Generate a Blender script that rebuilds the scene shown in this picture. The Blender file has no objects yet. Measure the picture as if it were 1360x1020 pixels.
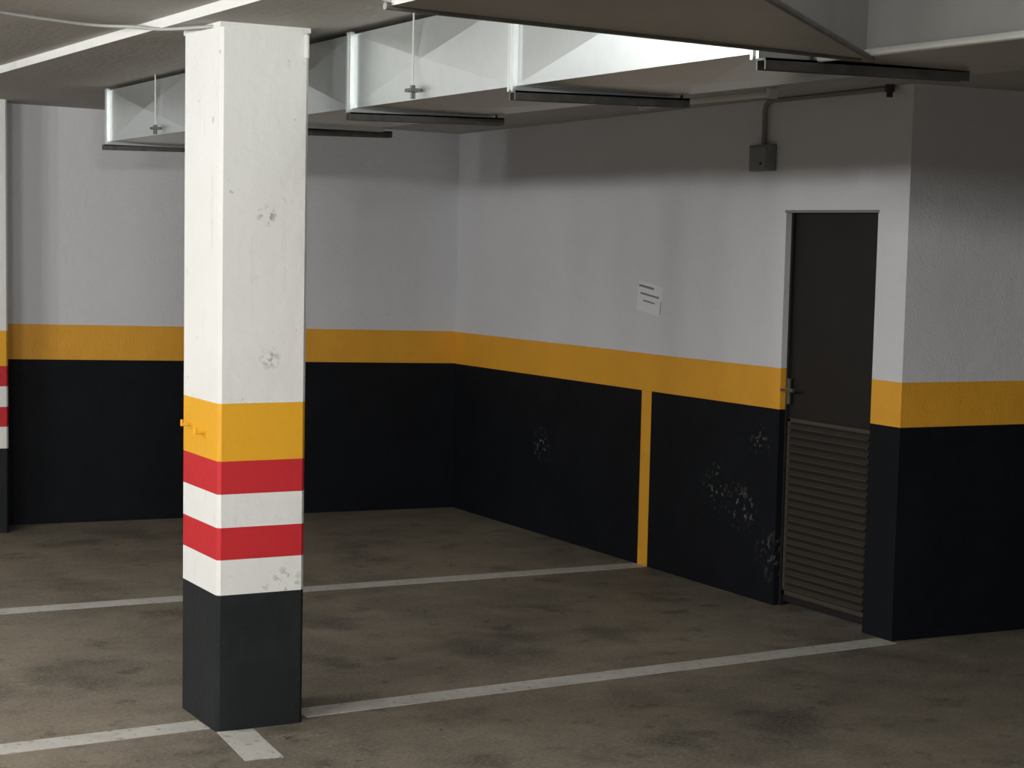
import bpy, bmesh, random
from math import *
from mathutils import Vector
random.seed(3)
S=1.85
sc=bpy.context.scene
sc.view_settings.view_transform='Standard'
# ------------------------------------------------------------------ materials
def mat(name,col,rough=.7,metal=0,noise=None,bump=None,spec=None,scuffs=None):
    m=bpy.data.materials.new(name); m.use_nodes=True; nt=m.node_tree; N=nt.nodes; L=nt.links
    b=N['Principled BSDF']; b.inputs['Roughness'].default_value=rough; b.inputs['Metallic'].default_value=metal
    if spec is not None: b.inputs['Specular IOR Level'].default_value=spec
    geo=N.new('ShaderNodeNewGeometry')
    rgb=N.new('ShaderNodeRGB'); rgb.outputs[0].default_value=(*col,1); cur=rgb.outputs[0]
    def mix(cur,fac,c2):
        mx=N.new('ShaderNodeMix'); mx.data_type='RGBA'
        L.new(fac,mx.inputs[0]); L.new(cur,mx.inputs[6]); mx.inputs[7].default_value=(*c2,1)
        return mx.outputs[2]
    def nz(scale,detail=6,rgh=.6,lo=.4,hi=.6,stretch=None):
        t=N.new('ShaderNodeTexNoise'); t.inputs['Scale'].default_value=scale; t.inputs['Detail'].default_value=detail; t.inputs['Roughness'].default_value=rgh
        if stretch:
            mp=N.new('ShaderNodeMapping'); mp.inputs['Scale'].default_value=stretch; L.new(geo.outputs['Position'],mp.inputs[0]); L.new(mp.outputs[0],t.inputs[0])
        else: L.new(geo.outputs['Position'],t.inputs[0])
        r=N.new('ShaderNodeMapRange'); r.inputs[1].default_value=lo; r.inputs[2].default_value=hi; r.interpolation_type='SMOOTHSTEP'
        L.new(t.outputs[0],r.inputs[0]); return r.outputs[0]
    def mul(a,k):
        q=N.new('ShaderNodeMath'); q.operation='MULTIPLY'; L.new(a,q.inputs[0])
        if isinstance(k,(int,float)): q.inputs[1].default_value=k
        else: L.new(k,q.inputs[1])
        return q.outputs[0]
    for (scale,lo,hi,amt,c2,*st) in (noise or []):
        cur=mix(cur,mul(nz(scale,lo=lo,hi=hi,stretch=(st[0] if st else None)),amt),c2)
    for (c,r,amt,c2,scale,lo) in (scuffs or []):
        d=N.new('ShaderNodeVectorMath'); d.operation='DISTANCE'; L.new(geo.outputs['Position'],d.inputs[0]); d.inputs[1].default_value=[q*S for q in c]
        mr=N.new('ShaderNodeMapRange'); mr.inputs[1].default_value=r; mr.inputs[2].default_value=r*.3; L.new(d.outputs['Value'],mr.inputs[0])
        cur=mix(cur,mul(mul(nz(scale,lo=lo,hi=lo+.06),mr.outputs[0]),amt),c2)
    L.new(cur,b.inputs['Base Color'])
    if bump:
        prev=None
        for (scale,strength,dist) in bump:
            t=N.new('ShaderNodeTexNoise'); t.inputs['Scale'].default_value=scale; t.inputs['Detail'].default_value=4; L.new(geo.outputs['Position'],t.inputs[0])
            bp=N.new('ShaderNodeBump'); bp.inputs['Strength'].default_value=strength; bp.inputs['Distance'].default_value=dist
            L.new(t.outputs[0],bp.inputs['Height'])
            if prev: L.new(prev,bp.inputs['Normal'])
            prev=bp.outputs[0]
        L.new(prev,b.inputs['Normal'])
    return m
wall_b=[(90,.35,.01),(9,.25,.02)]
M_white=mat('plaster_white',(.655,.66,.69),.8,noise=[(1.2,.4,.7,.2,(.57,.575,.60)),(25,.5,.7,.10,(.50,.505,.53))],bump=wall_b)
M_yel=mat('paint_yellow',(.78,.375,.028),.55,noise=[(6,.4,.7,.25,(.66,.30,.02))],bump=wall_b)
M_blk=mat('paint_anthracite',(.0050,.0062,.0085),.65,spec=.16,noise=[(4,.4,.7,.5,(.0085,.010,.0130))],bump=wall_b,
  scuffs=[((3.05,5.45,.30),.13,.6,(.22,.23,.24),40,.56),((3.05,4.40,.30),.16,.5,(.25,.25,.25),38,.58),((3.05,4.28,.25),.15,.55,(.25,.25,.25),34,.56),((3.05,4.2,.45),.10,.6,(.2,.2,.2),44,.56),((3.05,4.13,.14),.16,.5,(.16,.15,.14),34,.54)])
M_cw=mat('column_white',(.80,.80,.78),.6,noise=[(2.5,.45,.7,.25,(.71,.70,.66)),(18,.66,.72,.5,(.34,.32,.30)),(30,.6,.7,.12,(.50,.48,.45),(1,1,.08)),(7,.62,.7,.3,(.55,.53,.49),(1,1,.25))],bump=[(30,.25,.01),(5,.3,.02)],
  scuffs=[((1.322,3.49,1.033),.045,.75,(.2,.19,.18),40,.50),((1.33,3.49,.75),.05,.6,(.26,.25,.24),44,.50),((1.37,3.49,.295),.08,.6,(.22,.21,.20),30,.53)])
M_cy=mat('column_yellow',(.80,.40,.018),.5,noise=[(12,.55,.7,.25,(.65,.32,.03))],bump=[(30,.2,.01)])
M_cr=mat('column_red',(.56,.020,.028),.5,noise=[(12,.5,.7,.3,(.42,.02,.025))],bump=[(30,.2,.01)])
M_cb=mat('column_anthracite',(.014,.0165,.018),.6,spec=.22,noise=[(5,.4,.7,.5,(.024,.027,.028)),(40,.66,.74,.5,(.10,.10,.10))],bump=[(30,.25,.01)])
M_floor=mat('floor_concrete',(.190,.164,.126),.6,spec=.3,noise=[(.9,.42,.58,.6,(.105,.091,.073)),(3.2,.42,.66,.5,(.26,.226,.172)),(14,.45,.7,.35,(.12,.104,.083)),(1.7,.52,.68,.75,(.056,.049,.041)),(5,.58,.68,.65,(.046,.040,.034)),(16,.65,.70,.85,(.028,.024,.021)),(60,.45,.7,.5,(.32,.285,.225)),(45,.55,.7,.45,(.065,.057,.047))],bump=[(60,.25,.005),(7,.15,.01)])
M_line=mat('line_paint_white',(.50,.49,.46),.6,noise=[(8,.4,.7,.5,(.36,.34,.30)),(30,.56,.68,.7,(.18,.16,.13))],bump=[(60,.2,.005)])
M_ceil=mat('ceiling_plaster',(.42,.405,.385),.8,noise=[(2,.4,.7,.3,(.33,.32,.31))],bump=[(30,.3,.01)])
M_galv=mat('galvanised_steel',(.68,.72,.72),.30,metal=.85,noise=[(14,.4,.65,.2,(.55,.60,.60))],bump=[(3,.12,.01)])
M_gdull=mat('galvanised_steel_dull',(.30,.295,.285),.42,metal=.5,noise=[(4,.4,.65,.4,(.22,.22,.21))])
M_flg=mat('flange_steel',(.75,.78,.78),.35,metal=.6)
M_edge=mat('edge_angle_steel',(.45,.45,.43),.45,metal=.4)
M_chan=mat('channel_steel',(.16,.16,.15),.5,metal=.6,noise=[(20,.4,.6,.5,(.08,.08,.075))])
M_door=mat('door_paint',(.016,.0138,.0125),.55,spec=.25,noise=[(6,.4,.7,.4,(.022,.019,.017))])
M_louv=mat('louvre_paint',(.062,.052,.040),.55,spec=.3,noise=[(20,.4,.7,.5,(.045,.038,.030))])
M_pvc=mat('conduit_grey',(.20,.20,.19),.5)
M_cable=mat('cable_white',(.42,.42,.41),.5)
M_chrome=mat('chrome',(.7,.7,.7),.2,metal=1)
M_paper=mat('paper',(.73,.735,.76),.7)
M_ink=mat('ink',(.20,.20,.22),.7)
M_dark=mat('dark_plastic',(.02,.02,.02),.5)
def emis(name,s):
    m=bpy.data.materials.new(name); m.use_nodes=True; b=m.node_tree.nodes['Principled BSDF']
    b.inputs['Emission Color'].default_value=(.95,1,.97,1); b.inputs['Emission Strength'].default_value=s; return m
M_tube=mat('tube_glass_off',(.6,.6,.58),.3)
M_lit=emis('tube_lit',6)
# ------------------------------------------------------------------ mesh helpers
class MB:
    def __init__(s): s.v=[];s.f=[];s.m=[];s.mats=[]
    def mi(s,m):
        if m not in s.mats: s.mats.append(m)
        return s.mats.index(m)
    def poly(s,pts,m):
        n=len(s.v); s.v+=[tuple(q*S for q in p) for p in pts]; s.f.append(tuple(range(n,n+len(pts)))); s.m.append(s.mi(m))
    def box(s,a,b,m,dz=0):
        x0,y0,z0=[min(p,q) for p,q in zip(a,b)]; x1,y1,z1=[max(p,q) for p,q in zip(a,b)]
        c=[(x0,y0,z0),(x1,y0,z0+dz),(x1,y1,z0+dz),(x0,y1,z0),(x0,y0,z1),(x1,y0,z1+dz),(x1,y1,z1+dz),(x0,y1,z1)]
        n=len(s.v); s.v+=[tuple(q*S for q in p) for p in c]
        for f in [(0,3,2,1),(4,5,6,7),(0,1,5,4),(1,2,6,5),(2,3,7,6),(3,0,4,7)]:
            s.f.append(tuple(n+i for i in f)); s.m.append(s.mi(m))
    def tube(s,p,q,r,m,seg=12):
        p=Vector(p);q=Vector(q);d=(q-p).normalized(); a=d.orthogonal().normalized(); b=d.cross(a)
        n=len(s.v)
        for c in (p,q):
            for i in range(seg):
                t=2*pi*i/seg; w=c+a*r*cos(t)+b*r*sin(t); s.v.append(tuple(w*S))
        for i in range(seg):
            j=(i+1)%seg; s.f.append((n+i,n+j,n+seg+j,n+seg+i)); s.m.append(s.mi(m))
        s.f.append(tuple(n+i for i in reversed(range(seg)))); s.m.append(s.mi(m))
        s.f.append(tuple(n+seg+i for i in range(seg))); s.m.append(s.mi(m))
    def prism(s,pts,z0,z1,m):
        k=len(pts); s.poly([(x,y,z0) for x,y in reversed(pts)],m); s.poly([(x,y,z1) for x,y in pts],m)
        for i in range(k):
            a=pts[i];b=pts[(i+1)%k]; s.poly([(*a,z0),(*b,z0),(*b,z1),(*a,z1)],m)
    def obj(s,name,bevel=0,weld=True,sh=None):
        me=bpy.data.meshes.new(name)
        if sh: s.v=[(x+sh(y/S)*S,y,z) for x,y,z in s.v]
        me.from_pydata(s.v,[],s.f)
        for m in s.mats: me.materials.append(m)
        for p,i in zip(me.polygons,s.m): p.material_index=i
        bm=bmesh.new(); bm.from_mesh(me)
        if weld: bmesh.ops.remove_doubles(bm,verts=bm.verts,dist=1e-5)
        bmesh.ops.recalc_face_normals(bm,faces=bm.faces); bm.to_mesh(me); bm.free()
        o=bpy.data.objects.new(name,me); sc.collection.objects.link(o)
        if bevel:
            md=o.modifiers.new('b','BEVEL'); md.width=bevel*S; md.segments=2; md.limit_method='ANGLE'; md.angle_limit=.6
        return o
def parent(root,kids):
    for k in kids: k.parent=root
# ------------------------------------------------------------------ room
ZT=1.60
def backy(x): return 6.113+(3.054-x)*.0933
def banded(mb,p,q,zbp,zyp,zbq,zyq,zt=ZT,thick=None,lowmat=None):
    t=thick
    def seg(za,zb_,a1,b1,m):
        P=[(p[0],p[1]),(q[0],q[1]),(q[0]+t[0],q[1]+t[1]),(p[0]+t[0],p[1]+t[1])]
        lo=[za,zb_,zb_,za]; hi=[a1,b1,b1,a1]
        n=len(mb.v)
        for i in range(4): mb.v.append((P[i][0]*S,P[i][1]*S,lo[i]*S))
        for i in range(4): mb.v.append((P[i][0]*S,P[i][1]*S,hi[i]*S))
        for f in [(0,3,2,1),(4,5,6,7),(0,1,5,4),(1,2,6,5),(2,3,7,6),(3,0,4,7)]:
            mb.f.append(tuple(n+i for i in f)); mb.m.append(mb.mi(m))
    seg(0,0,zbp,zbq,lowmat or M_blk); seg(zbp,zbq,zyp,zyq,M_yel); seg(zyp,zyq,zt,zt,M_white)
mb=MB(); mb.box((-5,-3,-.08),(6.5,7.2,0),M_floor); floor=mb.obj('floor')
def cz(x,y):
    a=min(max((y-3.6)/2.5,0),1.05); b=min(max((x-1.4)/1.65,0),1); return 1.404-.032*a*b
ZL=1.424
mb=MB(); xs=[1.17,1.4,2.0,2.6,3.06,6.5]; ys=[-3,1,3.6,4.4,5.2,6.1,7.2]
for i in range(len(xs)-1):
    for j in range(len(ys)-1):
        a,b,c,d=xs[i],xs[i+1],ys[j],ys[j+1]
        mb.poly([(a,c,cz(a,c)),(a,d,cz(a,d)),(b,d,cz(b,d)),(b,c,cz(b,c))],M_ceil)
mb.poly([(1.17,-3,1.404),(1.17,7.2,1.404),(1.17,7.2,ZL),(1.17,-3,ZL)],M_cw)  # step face in column white: its lamplit brightness is put into the colour
mb.poly([(-5,-3,ZL),(-5,7.2,ZL),(1.17,7.2,ZL),(1.17,-3,ZL)],M_ceil)
mb.poly([(-5,-3,1.65),(6.5,-3,1.65),(6.5,7.2,1.65),(-5,7.2,1.65)],M_ceil)
ceil=mb.obj('ceiling')
mb=MB(); xL=1.456
banded(mb,(-5,backy(-5)),(xL,backy(xL)),.559,.677,.559,.677,thick=(0,.12))
banded(mb,(xL,backy(xL)),(3.15,backy(3.15)),.559,.677,.534,.652,thick=(0,.12))
mb.obj('wall_back')
D1,D2,ZD=4.117,3.7276,1.089; T=(.1,0)
rx=lambda y:3.057-.0032*(y-3.6)/2.5
zr=lambda y:.547-.013*max(0,(y-4.117)/2.0)
mb=MB()
s0,s1=4.826,4.770
banded(mb,(3.054,6.16),(rx(s0),s0),.534,.651,zr(s0),zr(s0)+.115,thick=T)
banded(mb,(rx(s0),s0),(rx(s1),s1),zr(s0),zr(s0)+.115,zr(s1),zr(s1)+.114,thick=T,lowmat=M_yel)
banded(mb,(rx(s1),s1),(rx(D1),D1),zr(s1),zr(s1)+.114,.547,.661,thick=T)
banded(mb,(rx(D2),D2),(3.057,3.6098),.547,.661,.547,.661,thick=T)
mb.box((3.0565,D2,ZD),(3.157,D1,ZT),M_white)
mb.obj('wall_right')
mb=MB(); banded(mb,(3.0575,3.6098),(6.5,3.6098-.051*3.4),.547,.661,.547,.661,thick=(0,.1)); mb.obj('wall_return')
mb=MB(); banded(mb,(6.5,-3),(6.5,3.6),.547,.661,.547,.661,thick=(.1,0)); mb.obj('wall_far_right')
def stripe(name,p,q,w):
    p=Vector(p);q=Vector(q);d=(q-p).normalized();n=Vector((-d.y,d.x))*w/2
    mb=MB(); a=[p-n,q-n,q+n,p+n]; mb.prism([(v.x,v.y) for v in a],.0002,.0016,M_line); return mb.obj(name)
l=[stripe('line_far',(3.05,4.80),(-3,4.925),.070),stripe('line_near_right',(3.05,3.617),(1.43,3.558),.070),
   stripe('line_near_left',(1.22,3.555),(-3,3.40),.070),stripe('line_stub',(1.262,3.485),(1.243,3.27),.075)]
root=bpy.data.objects.new('parking_bay_lines',None); sc.collection.objects.link(root); parent(root,l)
# ------------------------------------------------------------------ columns
def column(name,x0,x1,y0,y1,zt,pegs=False,ch=.007,dz=.008):
    pts=[(x0+ch,y0),(x1-ch,y0),(x1,y0+ch),(x1,y1-ch),(x1-ch,y1),(x0+ch,y1),(x0,y1-ch),(x0,y0+ch)]
    mb=MB(); zs=[0,.269+dz,.340+dz,.405+dz,.472+dz,.538+dz,.653+dz,zt]; ms=[M_cb,M_cw,M_cr,M_cw,M_cr,M_cy,M_cw]
    for i in range(7):
        for k in range(8):
            a=pts[k];b=pts[(k+1)%8]; mb.poly([(*a,zs[i]),(*b,zs[i]),(*b,zs[i+1]),(*a,zs[i+1])],ms[i])
    mb.poly([(*a,zt) for a in pts],M_cw); mb.poly([(*a,0) for a in reversed(pts)],M_cb)
    o=mb.obj(name); kids=[]
    if pegs:
        m2=MB(); m2.box((x0-.001,y0-.001,zt-.016),(x1+.001,y1+.001,zt),M_cw); kids.append(m2.obj('head_collar'))
        m3=MB()
        for (yy,zz) in ((y0+.17,.604),(y0+.085,.596)):
            m3.tube((x0+.002,yy,zz),(x0-.018,yy,zz),.003,M_cy); m3.tube((x0-.018,yy,zz-.003),(x0-.018,yy,zz+.010),.003,M_cy)
        kids.append(m3.obj('hooks'))
        m4=MB(); m4.tube((x1-.008,y0-.003,zt-.02),(x1-.008,y0-.003,zt-.065),.005,M_cw); kids.append(m4.obj('cable_clip'))
        parent(o,kids)
    return o
column('concrete_column',1.224,1.409,3.490,3.71,1.41,True)
column('concrete_column',1.25,1.428,6.10,6.3,1.45,dz=.010)
# ------------------------------------------------------------------ duct
X0,X1,Z0,Z1=1.477,1.775,1.248,1.392
sh=lambda y:-.040+.0265*(y-2.01)
fl=[2.005,2.715,3.43,4.0,4.50,5.29]
mb=MB(); cr=.009
def panel(mb,c):
    cc=[sum(p[i] for p in c)/4 for i in range(3)]
    n=(Vector(c[1])-Vector(c[0])).cross(Vector(c[3])-Vector(c[0])).normalized()
    ctr=Vector(cc)+n*cr
    for i in range(4): mb.poly([c[i],c[(i+1)%4],tuple(ctr)],M_galv)
for a,b in zip(fl[:-1],fl[1:]):
    panel(mb,[(X0,b,Z0),(X0,a,Z0),(X0,a,Z1),(X0,b,Z1)])
    panel(mb,[(X0,a,Z0),(X0,b,Z0),(X1,b,Z0),(X1,a,Z0)])
    panel(mb,[(X1,a,Z0),(X1,b,Z0),(X1,b,Z1),(X1,a,Z1)])
    mb.poly([(X0,a,Z1),(X1,a,Z1),(X1,b,Z1),(X0,b,Z1)],M_galv)
mb.poly([(X0,5.29,Z0),(X1,5.29,Z0),(X1,5.29,Z1),(X0,5.29,Z1)],M_galv)
mb.poly([(X0,fl[0],Z0),(X1,fl[0],Z0),(X1,fl[0],Z1),(X0,fl[0],Z1)],M_galv)
duct=mb.obj('ventilation_duct',sh=sh)
kids=[]
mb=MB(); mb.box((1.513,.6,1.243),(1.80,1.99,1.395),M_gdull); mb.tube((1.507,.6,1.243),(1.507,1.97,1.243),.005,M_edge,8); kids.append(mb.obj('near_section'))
mb=MB(); p=.009
for y in fl:
    for dy in (-.010,.004):
        mb.box((X0-p,y+dy,Z0-p),(X0,y+dy+.006,Z1+.004),M_flg); mb.box((X1,y+dy,Z0-p),(X1+p,y+dy+.006,Z1+.004),M_flg)
        mb.box((X0,y+dy,Z0-p),(X1,y+dy+.006,Z0),M_flg)
    mb.box((X0-p*.6,y-.004,Z0-p*.6),(X0,y+.004,Z1),M_flg)
kids.append(mb.obj('flanges',sh=sh))
mb=MB()
for y,xr in ((1.985,.035),(2.70,.030),(3.42,.033),(4.07,.06),(5.31,.05)):
    zc_=Z0-.009; w=.011
    mb.box((X0-.012,y-w,zc_-.003),(X1+xr,y+w,zc_),M_chan,.006); mb.box((X0-.012,y-w,zc_-.015),(X1+xr,y-w+.003,zc_),M_chan,.006); mb.box((X0-.012,y+w-.003,zc_-.015),(X1+xr,y+w,zc_),M_chan,.006)
    mb.tube((X1+.02,y,zc_-.010),(X1+.02,y,1.385),.0025,M_chan,8)
kids.append(mb.obj('support_channels',sh=sh))
mb=MB()
for y in (3.10,4.77):
    mb.tube((X0-.014,y,Z0+.01),(X0-.014,y,1.402),.0020,M_edge,8)
    mb.box((X0-.024,y-.014,Z0+.012),(X0-.004,y+.014,Z0+.018),M_chan); mb.tube((X0-.014,y,Z0+.0),(X0-.014,y,Z0+.024),.005,M_chan,6)
kids.append(mb.obj('hanger_rods',sh=sh)); 
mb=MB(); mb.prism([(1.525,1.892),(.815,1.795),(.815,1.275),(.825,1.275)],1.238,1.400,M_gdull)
mb.tube((.81,1.801,1.238),(1.515,1.897,1.238),.004,M_chan,8); mb.tube((1.525,1.884,1.237),(.825,1.270,1.237),.004,M_chan,8)
kids.append(mb.obj('branch_duct')); 
mb=MB(); mb.tube((.81,1.83,1.258),(.84,1.825,1.244),.006,M_edge,10); mb.tube((.84,1.825,1.244),(.88,1.83,1.244),.005,M_chan,10); kids.append(mb.obj('pipe_stub'))
parent(duct,kids)
# ------------------------------------------------------------------ door
mb=MB(); xd=3.085
mb.box((xd,D2-.0,0.012),(xd+.02,D1+.0,ZD),M_door)
door=mb.obj('door_1')
kids=[]
mb=MB()
mb.box((xd-.010,D2,0),(xd+.0,D2+.010,ZD),M_door); mb.box((xd-.010,D1-.008,0),(xd+.0,D1,ZD),M_door)
mb.box((3.054,D2-.004,ZD-.003),(xd+.024,D1+.003,ZD+.004),M_pvc); kids.append(mb.obj('door_frame'))
mb=MB(); za,zz=.045,.515; n=22
mb.box((xd-.008,D2+.014,za-.012),(xd,D2+.022,zz+.012),M_louv);mb.box((xd-.008,D1-.022,za-.012),(xd,D1-.012,zz+.012),M_louv)
mb.box((xd-.008,D2+.014,zz),(xd,D1-.012,zz+.010),M_louv);mb.box((xd-.008,D2+.014,za-.012),(xd,D1-.012,za),M_louv)
for i in range(n):
    z=za+(zz-za)*(i+.5)/n; h=.0035
    mb.poly([(xd-.016,D2+.022,z-h),(xd-.016,D1-.022,z-h),(xd-.001,D1-.022,z+h),(xd-.001,D2+.022,z+h)],M_louv)
    mb.poly([(xd-.016,D2+.022,z-h),(xd-.016,D1-.022,z-h),(xd-.015,D1-.022,z-h-.003),(xd-.015,D2+.022,z-h-.003)],M_louv)
kids.append(mb.obj('louvre_grille'))
mb=MB(); yh,zh=D1-.014,.603
mb.box((xd-.013,yh-.008,zh-.04),(xd-.008,yh+.006,zh+.03),M_chan)
mb.tube((xd,yh,zh),(xd-.034,yh,zh),.005,M_chrome); mb.tube((xd-.032,yh+.004,zh),(xd-.032,yh-.05,zh),.005,M_chrome)
kids.append(mb.obj('door_handle')); parent(door,kids)
# ------------------------------------------------------------------ small fittings
mb=MB(); mb.box((3.028,4.17,1.20),(3.058,4.262,1.272),M_pvc); mb.box((3.024,4.176,1.206),(3.03,4.256,1.266),M_pvc)
mb.tube((3.028,4.2,1.22),(3.02,4.2,1.22),.004,M_dark)
jb=mb.obj('junction_box',bevel=.003)
cu=bpy.data.curves.new('conduit','CURVE'); cu.dimensions='3D'; cu.bevel_depth=.007*S; cu.bevel_resolution=3
sp=cu.splines.new('POLY'); P=[(3.045,4.216,1.27),(3.045,4.216,1.365),(3.045,4.212,1.38),(3.045,4.20,1.389),(3.045,4.17,1.392),(3.045,3.68,1.396)]
sp.points.add(len(P)-1)
for i,q in enumerate(P): sp.points[i].co=(*[c*S for c in q],1)
cu.materials.append(M_pvc); o=bpy.data.objects.new('conduit',cu); sc.collection.objects.link(o); o.parent=jb
mb=MB(); mb.tube((3.03,3.67,1.385),(3.03,3.67,1.405),.012,M_dark,16); mb.tube((3.03,3.67,1.372),(3.03,3.67,1.387),.008,M_dark,16); mb.obj('ceiling_sensor')
cu=bpy.data.curves.new('ceiling_cable','CURVE'); cu.dimensions='3D'; cu.bevel_depth=.0035*S
z1=ZL-.004
sp=cu.splines.new('NURBS'); P=[(.2,3.2,z1),(.8,3.75,z1),(1.0,3.85,z1),(1.10,3.9,z1),(1.155,3.80,z1-.004),(1.165,3.72,1.402),(1.19,3.62,1.398),(1.23,3.52,1.398)]
sp.points.add(len(P)-1); sp.use_endpoint_u=True
for i,q in enumerate(P): sp.points[i].co=(*[c*S for c in q],1)
cu.materials.append(M_cable); o=bpy.data.objects.new('ceiling_cable',cu); sc.collection.objects.link(o)
def batten(name,x,y0,y1,z,lit):
    mb=MB(); mb.prism([(x-.03,y0),(x+.03,y0),(x+.03,y1),(x-.03,y1)],z-.02,z,M_tube)
    mb.tube((x,y0+.01,z-.032),(x,y1-.01,z-.032),.009,M_lit if lit else M_tube)
    mb.box((x-.012,y0,z-.045),(x+.012,y0+.012,z-.018),M_tube); mb.box((x-.012,y1-.012,z-.045),(x+.012,y1,z-.018),M_tube)
    return mb.obj(name)
batten('ceiling_batten_light',2.71,3.72,4.32,1.398,False)
mb=MB(); py,pz=4.796,.825
def pp(u,v,x=3.0551):
    c,s=cos(-.12),sin(-.12); return (x,py-(u*c-v*s),pz+u*s+v*c)
mb.poly([pp(-.07,-.045),pp(.07,-.045),pp(.07,.045),pp(-.07,.045)],M_paper)
for (u0,u1,v0,v1) in [(-.066,.02,.029,.036),(-.055,.052,.007,.013),(-.035,.03,-.013,-.008),(.063,.067,-.04,.0)]:
    mb.poly([pp(u0,v0,3.0546),pp(u1,v0,3.0546),pp(u1,v1,3.0546),pp(u0,v1,3.0546)],M_ink)
mb.obj('paper_notice')
# ------------------------------------------------------------------ lights
for (x,y,e,lz) in [(-.6,4.4,240,1.33),(-.6,2.4,260,1.33),(-.6,.3,330,1.33),(.3,.5,290,1.365)]:
    b=batten('ceiling_batten_light',x,y-.35,y+.35,ZL-.002,True)
    for k,dy in enumerate((-.28,0,.28)):
        L=bpy.data.lights.new('tube_lamp','POINT'); L.energy=e/3; L.color=(1,1,.975); L.shadow_soft_size=.09
        o=bpy.data.objects.new('tube_lamp',L); o.location=(x*S,(y+dy)*S,lz*S); sc.collection.objects.link(o)
w=bpy.data.worlds.new('w'); sc.world=w; w.use_nodes=True; w.node_tree.nodes['Background'].inputs[0].default_value=(.97,.98,1,1); w.node_tree.nodes['Background'].inputs[1].default_value=.18
# ------------------------------------------------------------------ camera
from mathutils import Matrix
yaw,pitch,roll=.5173,.0939,.0235
F=Vector((sin(yaw)*cos(pitch),cos(yaw)*cos(pitch),-sin(pitch))); R=Vector((cos(yaw),-sin(yaw),0)); U=R.cross(F)
R2=R*cos(roll)+U*sin(roll); U2=-R*sin(roll)+U*cos(roll)
cam=bpy.data.cameras.new('camera'); co=bpy.data.objects.new('camera',cam); sc.collection.objects.link(co)
M=Matrix((R2,U2,-F)).transposed().to_4x4(); M.translation=Vector((0,0,S)); co.matrix_world=M
cam.sensor_width=36; cam.lens=2463.36/1360*36; cam.shift_x=-(736.1-680)/1360; cam.shift_y=(549.43-510)/1360
cam.clip_start=.05
sc.camera=co
